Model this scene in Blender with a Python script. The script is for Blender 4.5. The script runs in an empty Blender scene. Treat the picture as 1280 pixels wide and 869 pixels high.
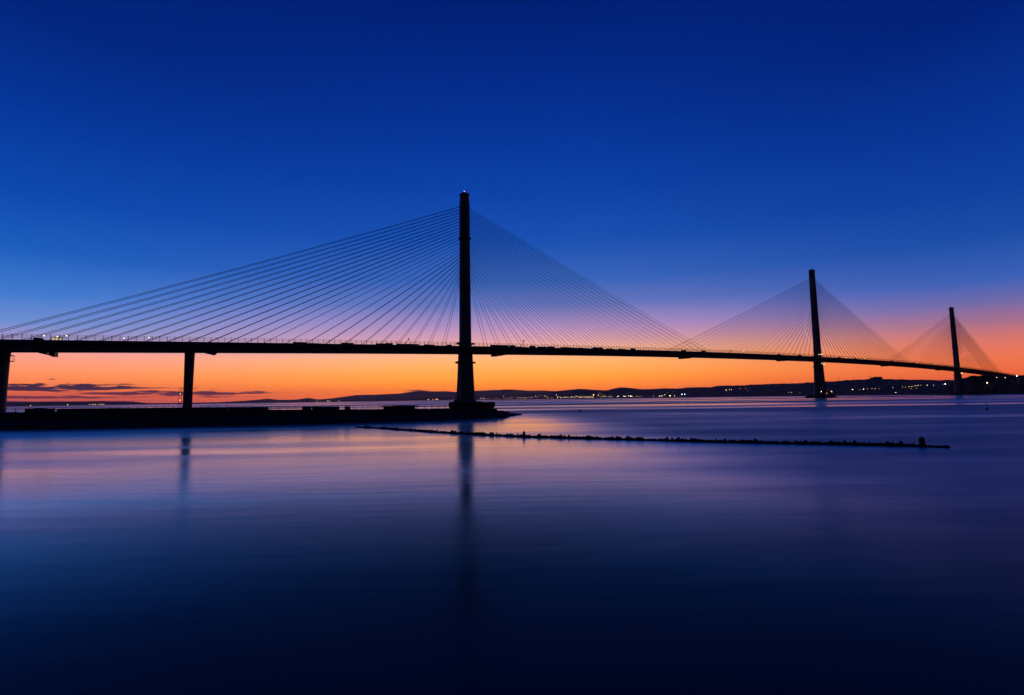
import bpy, math, random
import numpy as np
from mathutils import Matrix, Vector, noise

random.seed(7)
SC = bpy.context.scene
COL = SC.collection
R = math.radians

# ------------------------------------------------------------------ camera
CAM_H, FPX, PITCH, ROLL = 6.430, 655.30, 0.0968110, 0.0147158
cam_data = bpy.data.cameras.new('camera')
cam = bpy.data.objects.new('camera', cam_data)
COL.objects.link(cam)
cam_data.sensor_width = 36.0
cam_data.lens = FPX / 1280.0 * 36.0
cam_data.clip_start = 0.5
cam_data.clip_end = 200000.0
_cp, _sp, _cr, _sr = math.cos(PITCH), math.sin(PITCH), math.cos(ROLL), math.sin(ROLL)
_right, _up, _fwd = Vector((1, 0, 0)), Vector((0, -_sp, _cp)), Vector((0, _cp, _sp))
_r2, _u2 = _right * _cr - _up * _sr, _right * _sr + _up * _cr
cam.matrix_world = Matrix(((_r2.x, _u2.x, -_fwd.x, 0), (_r2.y, _u2.y, -_fwd.y, 0),
                           (_r2.z, _u2.z, -_fwd.z, CAM_H), (0, 0, 0, 1)))
SC.camera = cam


def ray(px, py):
    a, b = px - 640.0, py - 434.5
    u, v = a * _cr - b * _sr, a * _sr + b * _cr
    x, y = u / FPX, -v / FPX
    return Vector((x, _cp - y * _sp, _sp + y * _cp))


def az_el(px, py):
    d = ray(px, py)
    return math.degrees(math.atan2(d.x, d.y)), math.degrees(math.atan2(d.z, math.hypot(d.x, d.y)))


def ground(px, py, z=0.0):
    d = ray(px, py)
    return Vector((0, 0, CAM_H)) + d * ((z - CAM_H) / d.z)


# ------------------------------------------------------------------ colour management
SC.view_settings.view_transform = 'Standard'
SC.view_settings.look = 'None'
SC.view_settings.exposure = 0.0
SC.view_settings.gamma = 1.0
SC.view_settings.use_curve_mapping = False
SC.cycles.use_denoising = True
SC.cycles.max_bounces = 6
SC.cycles.sample_clamp_indirect = 4.0


def lin(c):
    return tuple(((v / 255.0) / 12.92 if v / 255.0 <= 0.04045 else ((v / 255.0 + 0.055) / 1.055) ** 2.4) for v in c)


# ------------------------------------------------------------------ dusk sky (sun just below the horizon)
W = bpy.data.worlds.new('World')
SC.world = W
W.use_nodes = True
nt = W.node_tree
nt.nodes.clear()


def nd(tree, kind, **kw):
    n = tree.nodes.new(kind)
    for k, v in kw.items():
        setattr(n, k, v)
    return n


def mth(tree, op, a, b=None, c=None, clamp=False):
    n = nd(tree, 'ShaderNodeMath', operation=op, use_clamp=clamp)
    for i, v in enumerate((a, b, c)):
        if v is None:
            continue
        if isinstance(v, (int, float)):
            n.inputs[i].default_value = v
        else:
            tree.links.new(v, n.inputs[i])
    return n.outputs[0]


def smooth(tree, val, lo, hi, a=0.0, b=1.0):
    n = nd(tree, 'ShaderNodeMapRange', interpolation_type='SMOOTHSTEP')
    tree.links.new(val, n.inputs[0])
    for i, v in enumerate((lo, hi, a, b)):
        n.inputs[i + 1].default_value = v
    return n.outputs[0]


def mixc(tree, f, a, b, mode='MIX'):
    n = nd(tree, 'ShaderNodeMix', data_type='RGBA', blend_type=mode)
    n.clamp_factor = True
    for sock, v in ((n.inputs[0], f), (n.inputs[6], a), (n.inputs[7], b)):
        if isinstance(v, (int, float)):
            sock.default_value = v
        elif isinstance(v, tuple):
            sock.default_value = (*v[:3], 1.0)
        else:
            tree.links.new(v, sock)
    return n.outputs[2]


EL_MAX = 90.0


def sky_ramp(el01, stops):
    n = nd(nt, 'ShaderNodeValToRGB')
    cr = n.color_ramp
    cr.interpolation = 'LINEAR'
    for i, (el, c) in enumerate(stops):
        pos = el / EL_MAX
        if i < 2:
            e = cr.elements[i]
            e.position = pos
        else:
            e = cr.elements.new(pos)
        k = 1.0 if el < 10 else 0.90
        e.color = (*(v * k for v in lin(c)), 1.0)
    nt.links.new(el01, n.inputs[0])
    return n.outputs[0]


geo = nd(nt, 'ShaderNodeTexCoord')
sep = nd(nt, 'ShaderNodeSeparateXYZ')
nt.links.new(geo.outputs['Generated'], sep.inputs[0])
el_rad = mth(nt, 'ARCSINE', sep.outputs[2])
el_deg = mth(nt, 'MULTIPLY', el_rad, 180 / math.pi)
el01 = mth(nt, 'DIVIDE', el_deg, EL_MAX, clamp=True)
az_deg = mth(nt, 'MULTIPLY', mth(nt, 'ARCTAN2', sep.outputs[0], sep.outputs[1]), 180 / math.pi)

HIGH = [(48, (2, 22, 96)), (65, (1, 13, 62)), (90, (1, 8, 38))]
SKY_MID = [(0, (280, 122, 40)), (0.9, (290, 146, 38)), (2.4, (284, 176, 62)), (3.8, (272, 188, 106)),
           (5.1, (262, 190, 150)), (6.4, (226, 164, 180)), (7.8, (182, 148, 198)), (10.0, (112, 128, 202)),
           (12.6, (62, 108, 198)), (16.8, (27, 86, 188)), (22.0, (10, 70, 178)), (27.0, (5, 58, 164)),
           (32.6, (2, 45, 146)), (39.0, (1, 33, 123))] + HIGH
SKY_LEFT = [(0, (205, 84, 84)), (0.8, (252, 102, 66)), (1.6, (270, 136, 72)), (2.8, (272, 158, 104)),
            (4.2, (258, 166, 152)), (5.2, (172, 154, 204)), (6.6, (112, 146, 214)), (9.0, (62, 124, 210)),
            (12.5, (28, 99, 200)), (17.0, (10, 77, 186)), (23.0, (4, 58, 164)), (30.0, (1, 39, 134))] + HIGH
SKY_RIGHT = [(0, (236, 86, 40)), (0.8, (258, 106, 50)), (1.8, (258, 118, 64)), (3.0, (248, 124, 86)),
             (4.2, (224, 122, 110)), (5.6, (172, 114, 142)), (7.2, (112, 108, 172)), (9.0, (58, 98, 184)),
             (12.5, (25, 82, 178)), (17.0, (9, 66, 170)), (23.0, (4, 52, 154)), (29.0, (1, 36, 130))] + HIGH
SKY_BACK = [(0, (13, 14, 32)), (4, (12, 16, 38)), (10, (9, 16, 44)), (20, (5, 14, 46)), (40, (2, 11, 44)), (65, (1, 9, 40)), (90, (1, 8, 38))]

mid, left_c, right_c, back_c = (sky_ramp(el01, s) for s in (SKY_MID, SKY_LEFT, SKY_RIGHT, SKY_BACK))
sky = mixc(nt, smooth(nt, az_deg, -4, -46), mid, left_c)
sky = mixc(nt, smooth(nt, az_deg, 4, 45), sky, right_c)
sky = mixc(nt, smooth(nt, mth(nt, 'ABSOLUTE', az_deg), 50, 105), sky, back_c)

# thin dusk stratus, low over the horizon
comb = nd(nt, 'ShaderNodeCombineXYZ')
nt.links.new(mth(nt, 'MULTIPLY', az_deg, 0.42), comb.inputs[0])
nt.links.new(mth(nt, 'MULTIPLY', el_deg, 3.4), comb.inputs[1])
cn = nd(nt, 'ShaderNodeTexNoise')
cn.inputs['Scale'].default_value = 1.0
cn.inputs['Detail'].default_value = 6.0
cn.inputs['Roughness'].default_value = 0.55
nt.links.new(comb.outputs[0], cn.inputs['Vector'])
wob = mth(nt, 'SUBTRACT', cn.outputs[0], 0.5)


def cloud_band(az0, az1, soft, el0, half, tilt=0.0):
    """one flat stratus streak between two bearings"""
    win = mth(nt, 'MULTIPLY', smooth(nt, az_deg, az0 - soft, az0 + soft), smooth(nt, az_deg, az1 + soft, az1 - soft * 2))
    c = mth(nt, 'ADD', mth(nt, 'MULTIPLY', wob, half * 1.3), el0)
    if tilt:
        c = mth(nt, 'ADD', c, mth(nt, 'MULTIPLY', mth(nt, 'SUBTRACT', az_deg, az0), tilt))
    d = mth(nt, 'ABSOLUTE', mth(nt, 'SUBTRACT', el_deg, c))
    h = mth(nt, 'MULTIPLY', mth(nt, 'ADD', mth(nt, 'MULTIPLY', wob, 4.6), 0.85), mth(nt, 'MULTIPLY', win, half))
    return smooth(nt, mth(nt, 'SUBTRACT', h, d), -0.04, 0.10)


mask = cloud_band(-58, -34.5, 3.5, 1.42, 0.36)
for args in ((-38.6, -29.5, 2.0, 0.93, 0.22), (-60, -34, 3.0, 0.62, 0.13), (-32.8, -24.6, 1.6, 0.88, 0.19), (-31, -25, 2.0, 0.55, 0.08),
             (-38.5, -34.3, 1.0, 1.70, 0.07), (-11.6, -9.0, 0.8, 0.98, 0.07), (-62, -36, 5.0, 0.28, 0.14), (-90, -62, 8.0, 1.1, 0.25)):
    mask = mth(nt, 'MAXIMUM', mask, cloud_band(*args))
cloud_col = mixc(nt, smooth(nt, el_deg, 0.3, 1.5), lin((112, 44, 66)), lin((30, 28, 62)))
sky = mixc(nt, mth(nt, 'MULTIPLY', mask, 0.97), sky, cloud_col)

nish = nd(nt, 'ShaderNodeTexSky', sky_type='NISHITA', sun_disc=False)
nish.sun_elevation = R(-7.0)
nish.sun_rotation = R(2.0)
bg1 = nd(nt, 'ShaderNodeBackground')
bg1.inputs[1].default_value = 1.0
nt.links.new(sky, bg1.inputs[0])
bg2 = nd(nt, 'ShaderNodeBackground')
bg2.inputs[1].default_value = 0.05
nt.links.new(nish.outputs[0], bg2.inputs[0])
addsh = nd(nt, 'ShaderNodeAddShader')
nt.links.new(bg1.outputs[0], addsh.inputs[0])
nt.links.new(bg2.outputs[0], addsh.inputs[1])
wout = nd(nt, 'ShaderNodeOutputWorld')
nt.links.new(addsh.outputs[0], wout.inputs[0])

# ------------------------------------------------------------------ materials


def mat_basic(name, c1, c2, scale, rough=0.8, bump=0.15, metallic=0.0, bump_scale=None, detail=5.0):
    m = bpy.data.materials.new(name)
    m.use_nodes = True
    t = m.node_tree
    b = t.nodes['Principled BSDF']
    tc = nd(t, 'ShaderNodeTexCoord')
    n = nd(t, 'ShaderNodeTexNoise')
    n.inputs['Scale'].default_value = scale
    n.inputs['Detail'].default_value = detail
    t.links.new(tc.outputs['Object'], n.inputs['Vector'])
    t.links.new(mixc(t, smooth(t, n.outputs[0], 0.35, 0.65), tuple(c1), tuple(c2)), b.inputs['Base Color'])
    b.inputs['Roughness'].default_value = rough
    b.inputs['Metallic'].default_value = metallic
    if bump:
        n2 = nd(t, 'ShaderNodeTexNoise')
        n2.inputs['Scale'].default_value = bump_scale or scale * 6
        n2.inputs['Detail'].default_value = 4.0
        t.links.new(tc.outputs['Object'], n2.inputs['Vector'])
        bp = nd(t, 'ShaderNodeBump')
        bp.inputs['Strength'].default_value = bump
        bp.inputs['Distance'].default_value = 0.05
        t.links.new(n2.outputs[0], bp.inputs['Height'])
        t.links.new(bp.outputs[0], b.inputs['Normal'])
    return m


def mat_glow(name, col, strength):
    m = bpy.data.materials.new(name)
    m.use_nodes = True
    t = m.node_tree
    b = t.nodes['Principled BSDF']
    n = nd(t, 'ShaderNodeTexNoise')
    n.inputs['Scale'].default_value = 3.0
    t.links.new(mixc(t, n.outputs[0], tuple(col), tuple(v * 0.8 for v in col)), b.inputs['Emission Color'])
    b.inputs['Base Color'].default_value = (0.3, 0.3, 0.3, 1)
    b.inputs['Emission Strength'].default_value = strength
    m.cycles.emission_sampling = 'NONE'
    return m


CONCRETE = mat_basic('concrete', (0.15, 0.15, 0.14), (0.22, 0.21, 0.19), 0.12, 0.85, 0.2)
DECKSTEEL = mat_basic('deck_steel', (0.16, 0.17, 0.18), (0.22, 0.23, 0.24), 0.08, 0.6, 0.05)
CABLE = mat_basic('cable_sheath', (0.05, 0.05, 0.055), (0.08, 0.08, 0.085), 0.5, 0.6, 0.0)
DARKSTEEL = mat_basic('dark_steel', (0.03, 0.03, 0.035), (0.07, 0.06, 0.055), 0.8, 0.6, 0.1)
RUST = mat_basic('rusted_sheet_pile', (0.06, 0.035, 0.025), (0.10, 0.06, 0.04), 0.5, 0.8, 0.3)
ROCK = mat_basic('wet_rock', (0.03, 0.03, 0.028), (0.07, 0.065, 0.055), 0.7, 0.7, 0.6)
STONE = mat_basic('quay_stone', (0.06, 0.06, 0.055), (0.11, 0.10, 0.09), 0.5, 0.85, 0.4)
TIMBER = mat_basic('weathered_timber', (0.05, 0.04, 0.03), (0.10, 0.08, 0.06), 1.2, 0.85, 0.3)
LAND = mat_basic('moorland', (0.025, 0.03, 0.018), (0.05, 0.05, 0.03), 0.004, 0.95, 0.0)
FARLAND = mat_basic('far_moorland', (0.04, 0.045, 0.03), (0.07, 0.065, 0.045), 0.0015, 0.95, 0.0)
WEED = mat_basic('weed_covered_rubber', (0.012, 0.014, 0.010), (0.03, 0.03, 0.02), 3.0, 0.75, 0.6)
CABIN = mat_basic('cabin_paint', (0.10, 0.11, 0.12), (0.15, 0.15, 0.15), 0.7, 0.6, 0.1)
ORANGE = mat_basic('faded_orange_plastic', (0.25, 0.07, 0.02), (0.16, 0.05, 0.02), 2.0, 0.6, 0.1)
G_WARM = mat_glow('sodium_lamp', (1.0, 0.52, 0.16), 12.0)
G_WHITE = mat_glow('white_lamp', (1.0, 0.80, 0.52), 12.0)
G_COOL = mat_glow('cool_lamp', (0.70, 0.93, 1.0), 12.0)
G_DIM = mat_glow('dim_sodium_lamp', (1.0, 0.55, 0.18), 4.5)
G_PANEL = mat_glow('lit_panel', (1.0, 0.80, 0.52), 0.75)
G_SITE = mat_glow('site_lamp', (1.0, 0.76, 0.40), 3.6)
G_SITE.cycles.emission_sampling = 'AUTO'
G_RED = mat_glow('aviation_lamp', (1.0, 0.45, 0.40), 2.2)


def mat_water():
    m = bpy.data.materials.new('water')
    m.use_nodes = True
    t = m.node_tree
    t.nodes.remove(t.nodes['Principled BSDF'])
    deep = nd(t, 'ShaderNodeBsdfDiffuse')
    deep.inputs['Color'].default_value = (0.0015, 0.003, 0.011, 1)
    b = nd(t, 'ShaderNodeBsdfGlossy', distribution='BECKMANN')
    b.inputs['Color'].default_value = (1.0, 0.95, 0.94, 1)  # warm tint put into the reflection colour
    fres = nd(t, 'ShaderNodeFresnel')
    fres.inputs['IOR'].default_value = 1.333
    # reflection strength shaped steeper than real water: dimmer looked into, brighter at grazing view
    fc = nd(t, 'ShaderNodeFloatCurve')
    cv = fc.mapping.curves[0]
    cv.points[0].location = (0.0, 0.012)
    cv.points[1].location = (1.0, 1.0)
    for x_, y_ in ((0.07, 0.048), (0.14, 0.088), (0.21, 0.18), (0.33, 0.43), (0.40, 0.68), (0.46, 0.90), (0.61, 0.98)):
        cv.points.new(x_, y_)
    fc.mapping.update()
    t.links.new(fres.outputs[0], fc.inputs['Value'])
    mxs = nd(t, 'ShaderNodeMixShader')
    t.links.new(deep.outputs[0], mxs.inputs[1])
    # time-averaged slopes: a tight core with a broad skirt
    b2 = nd(t, 'ShaderNodeBsdfGlossy', distribution='GGX')
    b2.inputs['Color'].default_value = (0.46, 1.0, 0.97, 1)  # cool tint put into the broad reflection, holding back its red
    lob = nd(t, 'ShaderNodeMixShader')
    t.links.new(b.outputs[0], lob.inputs[1])
    t.links.new(b2.outputs[0], lob.inputs[2])
    t.links.new(lob.outputs[0], mxs.inputs[2])
    t.links.new(mxs.outputs[0], t.nodes['Material Output'].inputs['Surface'])
    g = nd(t, 'ShaderNodeNewGeometry')
    sp = nd(t, 'ShaderNodeSeparateXYZ')
    t.links.new(g.outputs['Position'], sp.inputs[0])
    # open firth beyond the boom line: wind-ruffled; sheltered basin: calm
    s = mth(t, 'ADD', mth(t, 'MULTIPLY', mth(t, 'SUBTRACT', sp.outputs[0], 51.0), 0.607),
            mth(t, 'MULTIPLY', mth(t, 'SUBTRACT', sp.outputs[1], 61.0), 0.794))
    mp = nd(t, 'ShaderNodeMapping')
    mp.inputs['Scale'].default_value = (0.0011, 0.0075, 1)
    mp.inputs['Rotation'].default_value = (0, 0, R(7))
    t.links.new(g.outputs['Position'], mp.inputs[0])
    n = nd(t, 'ShaderNodeTexNoise')
    n.inputs['Scale'].default_value = 1.0
    n.inputs['Detail'].default_value = 5.0
    n.inputs['Roughness'].default_value = 0.62
    t.links.new(mp.outputs[0], n.inputs['Vector'])
    wind = smooth(t, n.outputs[0], 0.38, 0.56, 0.14, 0.50)
    openw = smooth(t, s, 20, 150)
    mp2 = nd(t, 'ShaderNodeMapping')
    mp2.inputs['Scale'].default_value = (0.012, 0.06, 1)
    mp2.inputs['Rotation'].default_value = (0, 0, R(-6))
    t.links.new(g.outputs['Position'], mp2.inputs[0])
    n2 = nd(t, 'ShaderNodeTexNoise')
    n2.inputs['Scale'].default_value = 1.0
    n2.inputs['Detail'].default_value = 6.0
    t.links.new(mp2.outputs[0], n2.inputs['Vector'])
    calm0 = smooth(t, n2.outputs[0], 0.32, 0.68, 0.12, 0.23)
    # ruffled margins either side of the calm slick
    calm = mth(t, 'ADD', calm0, mth(t, 'ADD', smooth(t, sp.outputs[0], 3, 36, 0.0, 0.27), smooth(t, sp.outputs[0], -40, -130, 0.0, 0.13)))
    mx = nd(t, 'ShaderNodeMix', data_type='FLOAT')
    t.links.new(openw, mx.inputs[0])
    t.links.new(calm, mx.inputs[2])
    t.links.new(wind, mx.inputs[3])
    t.links.new(mx.outputs[0], b.inputs['Roughness'])
    t.links.new(mth(t, 'ADD', mth(t, 'MULTIPLY', mx.outputs[0], 0.7), 0.24), b2.inputs['Roughness'])
    t.links.new(smooth(t, mx.outputs[0], 0.12, 0.36, 0.22, 0.66), lob.inputs[0])
    # wave facets tilted to the viewer reflect less
    t.links.new(mth(t, 'MULTIPLY', fc.outputs[0], smooth(t, mx.outputs[0], 0.20, 0.50, 1.0, 0.52)), mxs.inputs[0])
    # very fine averaged ripple
    mp3 = nd(t, 'ShaderNodeMapping')
    mp3.inputs['Scale'].default_value = (0.10, 0.55, 1)
    mp3.inputs['Rotation'].default_value = (0, 0, R(-9))
    t.links.new(g.outputs['Position'], mp3.inputs[0])
    n3 = nd(t, 'ShaderNodeTexNoise')
    n3.inputs['Scale'].default_value = 1.0
    n3.inputs['Detail'].default_value = 3.0
    t.links.new(mp3.outputs[0], n3.inputs['Vector'])
    bp = nd(t, 'ShaderNodeBump')
    bp.inputs['Strength'].default_value = 0.25
    bp.inputs['Distance'].default_value = 0.05
    t.links.new(n3.outputs[0], bp.inputs['Height'])
    t.links.new(bp.outputs[0], b.inputs['Normal'])
    t.links.new(bp.outputs[0], b2.inputs['Normal'])
    t.links.new(bp.outputs[0], fres.inputs['Normal'])
    return m


WATER = mat_water()

# ------------------------------------------------------------------ mesh helpers


class MB:
    """collects shapes; build() links them as one mesh object"""

    def __init__(self):
        self.v, self.f, self.m = [], [], []

    def add(self, vs, fs, mi=0):
        o = len(self.v)
        self.v += [tuple(p) for p in vs]
        self.f += [tuple(i + o for i in f) for f in fs]
        self.m += [mi] * len(fs)
        return self

    def box(self, c, s, rz=0.0, mi=0, axes=None):
        cx, cy, cz = c
        hx, hy, hz = s[0] / 2, s[1] / 2, s[2] / 2
        ca, sa = math.cos(rz), math.sin(rz)
        vs = []
        for z in (-hz, hz):
            for x, y in ((-hx, -hy), (hx, -hy), (hx, hy), (-hx, hy)):
                vs.append((cx + x * ca - y * sa, cy + x * sa + y * ca, cz + z))
        return self.add(vs, [(3, 2, 1, 0), (4, 5, 6, 7), (0, 1, 5, 4), (1, 2, 6, 5), (2, 3, 7, 6), (3, 0, 4, 7)], mi)

    def tube(self, pts, r, n=6, mi=0, cap=True):
        pts = [Vector(p) for p in pts]
        rs = r if isinstance(r, (list, tuple)) else [r] * len(pts)
        vs, fs = [], []
        for i, p in enumerate(pts):
            d = (pts[min(i + 1, len(pts) - 1)] - pts[max(i - 1, 0)]).normalized()
            a = d.orthogonal().normalized() if abs(d.z) > 0.99 else d.cross(Vector((0, 0, 1))).normalized()
            bb = d.cross(a)
            for k in range(n):
                th = 2 * math.pi * k / n
                vs.append(p + (a * math.cos(th) + bb * math.sin(th)) * rs[i])
        for i in range(len(pts) - 1):
            for k in range(n):
                k2 = (k + 1) % n
                fs.append((i * n + k, i * n + k2, (i + 1) * n + k2, (i + 1) * n + k))
        if cap:
            fs.append(tuple(range(n))[::-1])
            fs.append(tuple((len(pts) - 1) * n + k for k in range(n)))
        return self.add(vs, fs, mi)

    def lathe(self, prof, n=12, c=(0, 0, 0), mi=0):
        vs, fs = [], []
        for r, z in prof:
            for k in range(n):
                th = 2 * math.pi * k / n
                vs.append((c[0] + r * math.cos(th), c[1] + r * math.sin(th), c[2] + z))
        for i in range(len(prof) - 1):
            for k in range(n):
                k2 = (k + 1) % n
                fs.append((i * n + k, i * n + k2, (i + 1) * n + k2, (i + 1) * n + k))
        fs.append(tuple(range(n))[::-1])
        fs.append(tuple((len(prof) - 1) * n + k for k in range(n)))
        return self.add(vs, fs, mi)

    def rings(self, rings, mi=0, cap=True):
        n = len(rings[0])
        vs = [p for r in rings for p in r]
        fs = []
        for i in range(len(rings) - 1):
            for k in range(n):
                k2 = (k + 1) % n
                fs.append((i * n + k, i * n + k2, (i + 1) * n + k2, (i + 1) * n + k))
        if cap:
            fs.append(tuple(range(n))[::-1])
            fs.append(tuple((len(rings) - 1) * n + k for k in range(n)))
        return self.add(vs, fs, mi)

    def mesh(self, name, mats):
        me = bpy.data.meshes.new(name)
        me.from_pydata(self.v, [], self.f)
        for m in (mats if isinstance(mats, (list, tuple)) else [mats]):
            me.materials.append(m)
        if any(self.m):
            me.polygons.foreach_set('material_index', self.m)
        me.update()
        return me

    def build(self, name, mats, parent=None, loc=(0, 0, 0), rz=0.0):
        return link(name, self.mesh(name, mats), parent, loc, rz)


def link(name, me, parent=None, loc=(0, 0, 0), rz=0.0):
    o = bpy.data.objects.new(name, me)
    COL.objects.link(o)
    o.location = loc
    o.rotation_euler = (0, 0, rz)
    if parent is not None:
        o.parent = parent
    return o


def tag(o, label=None, cat=None, group=None, kind=None):
    if label:
        o['label'] = label
    if cat:
        o['category'] = cat
    if group:
        o['group'] = group
    if kind:
        o['kind'] = kind
    return o


def thing(name, label, cat, loc=(0, 0, 0), rz=0.0, group=None):
    o = link(name, None, None, loc, rz)
    return tag(o, label, cat, group)


def fbm(x, y, seed=0.0, oct=4):
    s, a, f = 0.0, 1.0, 1.0
    for _ in range(oct):
        s += a * noise.noise(Vector((x * f + seed, y * f - seed, seed * 1.7)))
        a *= 0.5
        f *= 2.1
    return s


# ------------------------------------------------------------------ water
WE = 27000.0
wm = MB().add([(-WE, -8000, 0), (WE, -8000, 0), (WE, WE, 0), (-WE, WE, 0)], [(0, 1, 2, 3)])
tag(wm.build('water', WATER), kind='structure')

# ------------------------------------------------------------------ land across the firth
PROFILE = [(-700, 502), (-300, 506), (-60, 503.6), (0, 502.6), (60, 502.4), (120, 501.5), (165, 502), (185, 504), (215, 504.2), (260, 504), (300, 503),
           (340, 502), (400, 501), (450, 500.2), (470, 499.6), (500, 498.2), (530, 497), (560, 496.4), (600, 494.6),
           (640, 493), (680, 491), (700, 488.6), (715, 487.2), (725, 486.2), (740, 487.2), (758, 488.2), (766, 486),
           (776, 484.2), (788, 485.2), (802, 486.8), (815, 486.5), (830, 485.6), (848, 486), (860, 484.7), (888, 484.2),
           (896, 482.6), (908, 482), (925, 482), (940, 481), (960, 480.2), (1000, 479), (1025, 477.6), (1050, 476),
           (1075, 474.4), (1100, 473.8), (1130, 474.4), (1160, 475.4), (1190, 475.6), (1240, 475), (1320, 473), (1500, 474), (2200, 478)]
FAR = [(-700, 500), (-300, 500), (-60, 505), (0, 506), (180, 506), (260, 503.4), (300, 501.4), (322, 499.8), (335, 498.4), (348, 500),
       (370, 499.6), (385, 497.4), (398, 499.4), (415, 498), (445, 494), (470, 493.4), (500, 492), (515, 489.6),
       (527, 488.3), (541, 489.3), (556, 489), (570, 490), (586, 489), (610, 488), (640, 487), (662, 488.5), (680, 488),
       (692, 488.8), (730, 488), (780, 489), (850, 489), (1000, 488), (1500, 484), (2200, 484)]
SHORE = [(-80, 6500), (-44, 6200), (-30, 5600), (-16, 4200), (-6, 3000), (0, 2600), (14, 2300), (24, 2150), (32, 1950), (38, 1760),
         (41, 1660), (45, 1500), (50, 1400), (80, 1300)]
RIDGE = [(-80, 9000), (-44, 9000), (-20, 7500), (0, 5200), (9, 4600), (12, 3900), (22, 3500), (29, 3000), (36, 2700), (41, 2500), (50, 2400), (80, 2400)]


def prof_el(profile):
    a = [az_el(px, py) for px, py in profile]
    return [p[0] for p in a], [p[1] for p in a]


PA, PE = prof_el(PROFILE)
FA, FE = prof_el(FAR)


def shore(az):
    return float(np.interp(az, [a for a, _ in SHORE], [b for _, b in SHORE])) * (1 + 0.012 * fbm(az * 0.5, 0, 3.1))


def ridge(az):
    return float(np.interp(az, [a for a, _ in RIDGE], [b for _, b in RIDGE]))


def land_z(az, r):
    s, rr = shore(az), ridge(az)
    if r < s:
        return -2.0
    zr = max(4.0, CAM_H + rr * math.tan(R(float(np.interp(az, PA, PE)))))
    f = (r - s) / (rr - s)
    x, y = r * math.sin(R(az)), r * math.cos(R(az))
    if f <= 1:
        base = 1.6 + (zr - 1.6) * (0.25 * f + 0.75 * f ** 2 * (3 - 2 * f))
        return base + 0.10 * zr * fbm(x / 420, y / 420, 5.0) * f * (1 - f) * 4 + (2.4 * fbm(x / 34, y / 34, 9.0, 3) + 2.0 * max(0.0, fbm(x / 150, y / 150, 12.0, 2))) * min(1, f * 4)
    return zr * max(0.0, 1 - (f - 1) * 1.2) + 2.4 * fbm(x / 34, y / 34, 9.0, 3)


def build_land():
    m = MB()
    azs = np.arange(-72, 72.01, 0.11)
    fr = [-0.02, 0.0, 0.02, 0.05, 0.09, 0.14, 0.2, 0.28, 0.36, 0.45, 0.54, 0.64, 0.74, 0.84, 0.93, 1.0, 1.1, 1.3, 1.85]
    vs, fs = [], []
    for az in azs:
        s, rr = shore(az), ridge(az)
        for f in fr:
            r = s + (rr - s) * f
            vs.append((r * math.sin(R(az)), r * math.cos(R(az)), land_z(az, r) if f >= 0 else -2.0))
    k = len(fr)
    for i in range(len(azs) - 1):
        for j in range(k - 1):
            fs.append((i * k + j, (i + 1) * k + j, (i + 1) * k + j + 1, i * k + j + 1))
    m.add(vs, fs)
    tag(m.build('hills', LAND), 'low dark land and hills along the far side of the firth', kind='structure')
    # distant range
    m = MB()
    vs, fs = [], []
    azs = np.arange(-72, 72.01, 0.25)
    fr = [0.62, 0.7, 0.78, 0.86, 0.93, 1.0, 1.1, 1.25, 1.5]
    RR = 17000.0
    for az in azs:
        zr = max(20.0, CAM_H + RR * math.tan(R(float(np.interp(az, FA, FE)))))
        for f in fr:
            r = RR * f
            x, y = r * math.sin(R(az)), r * math.cos(R(az))
            g = ((f - 0.62) / 0.38) ** 1.2 if f <= 1 else max(0, 1 - (f - 1) * 2)
            vs.append((x, y, zr * g + 0.22 * zr * fbm(x / 1500, y / 1500, 2.2) * g * (1.0 if f < 0.97 else 0.1) - (3 if f == fr[0] else 0)))
    k = len(fr)
    for i in range(len(azs) - 1):
        for j in range(k - 1):
            fs.append((i * k + j, (i + 1) * k + j, (i + 1) * k + j + 1, i * k + j + 1))
    m.add(vs, fs)
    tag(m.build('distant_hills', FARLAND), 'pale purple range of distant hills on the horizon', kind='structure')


build_land()

# near bank where the deck lands beyond the farthest tower
BANK = [(1150, 489.5), (1172, 485), (1186, 479), (1196, 474.5), (1206, 472), (1216, 470), (1230, 469.3), (1248, 468.4), (1262, 468.8), (1280, 468.6), (1330, 468), (1420, 466), (1600, 466), (2200, 466)]
BA, BE = prof_el(BANK)


def bank_r(az):
    return float(np.interp(az, (36, 40, 43, 47, 75), (1800, 1740, 1720, 1660, 1600)))


def bank_s(az):
    return float(np.interp(az, (36, 40, 43, 47, 75), (1700, 1630, 1560, 1450, 1300))) * (1 + 0.006 * fbm(az, 0, 8.0))


def bank_z(az, r):
    s, rr = bank_s(az), bank_r(az)
    if r < s:
        return -1.5
    zr = max(1.0, CAM_H + rr * math.tan(R(float(np.interp(az, BA, BE)))))
    f = (r - s) / (rr - s)
    x, y = r * math.sin(R(az)), r * math.cos(R(az))
    nz = 2.6 * fbm(x / 14, y / 14, 4.0, 3)
    if f <= 1:
        return 1.0 + (zr - 1.0) * (f ** 0.8) + nz * min(1, f * 3)
    return zr * max(0, 1 - (f - 1) * 0.35) + nz


m = MB()
vs, fs = [], []
azs = np.arange(37.2, 72, 0.12)
fr = [-0.05, 0.0, 0.06, 0.15, 0.28, 0.42, 0.56, 0.7, 0.85, 1.0, 1.2, 1.8, 2.8, 3.9]
for az in azs:
    s, rr = bank_s(az), bank_r(az)
    for f in fr:
        r = s + (rr - s) * f
        vs.append((r * math.sin(R(az)), r * math.cos(R(az)), bank_z(az, r) if f >= 0 else -2))
k = len(fr)
for i in range(len(azs) - 1):
    for j in range(k - 1):
        fs.append((i * k + j, (i + 1) * k + j, (i + 1) * k + j + 1, i * k + j + 1))
m.add(vs, fs)
tag(m.build('river_bank', LAND), 'steep dark wooded bank where the bridge deck lands', kind='structure')

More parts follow.
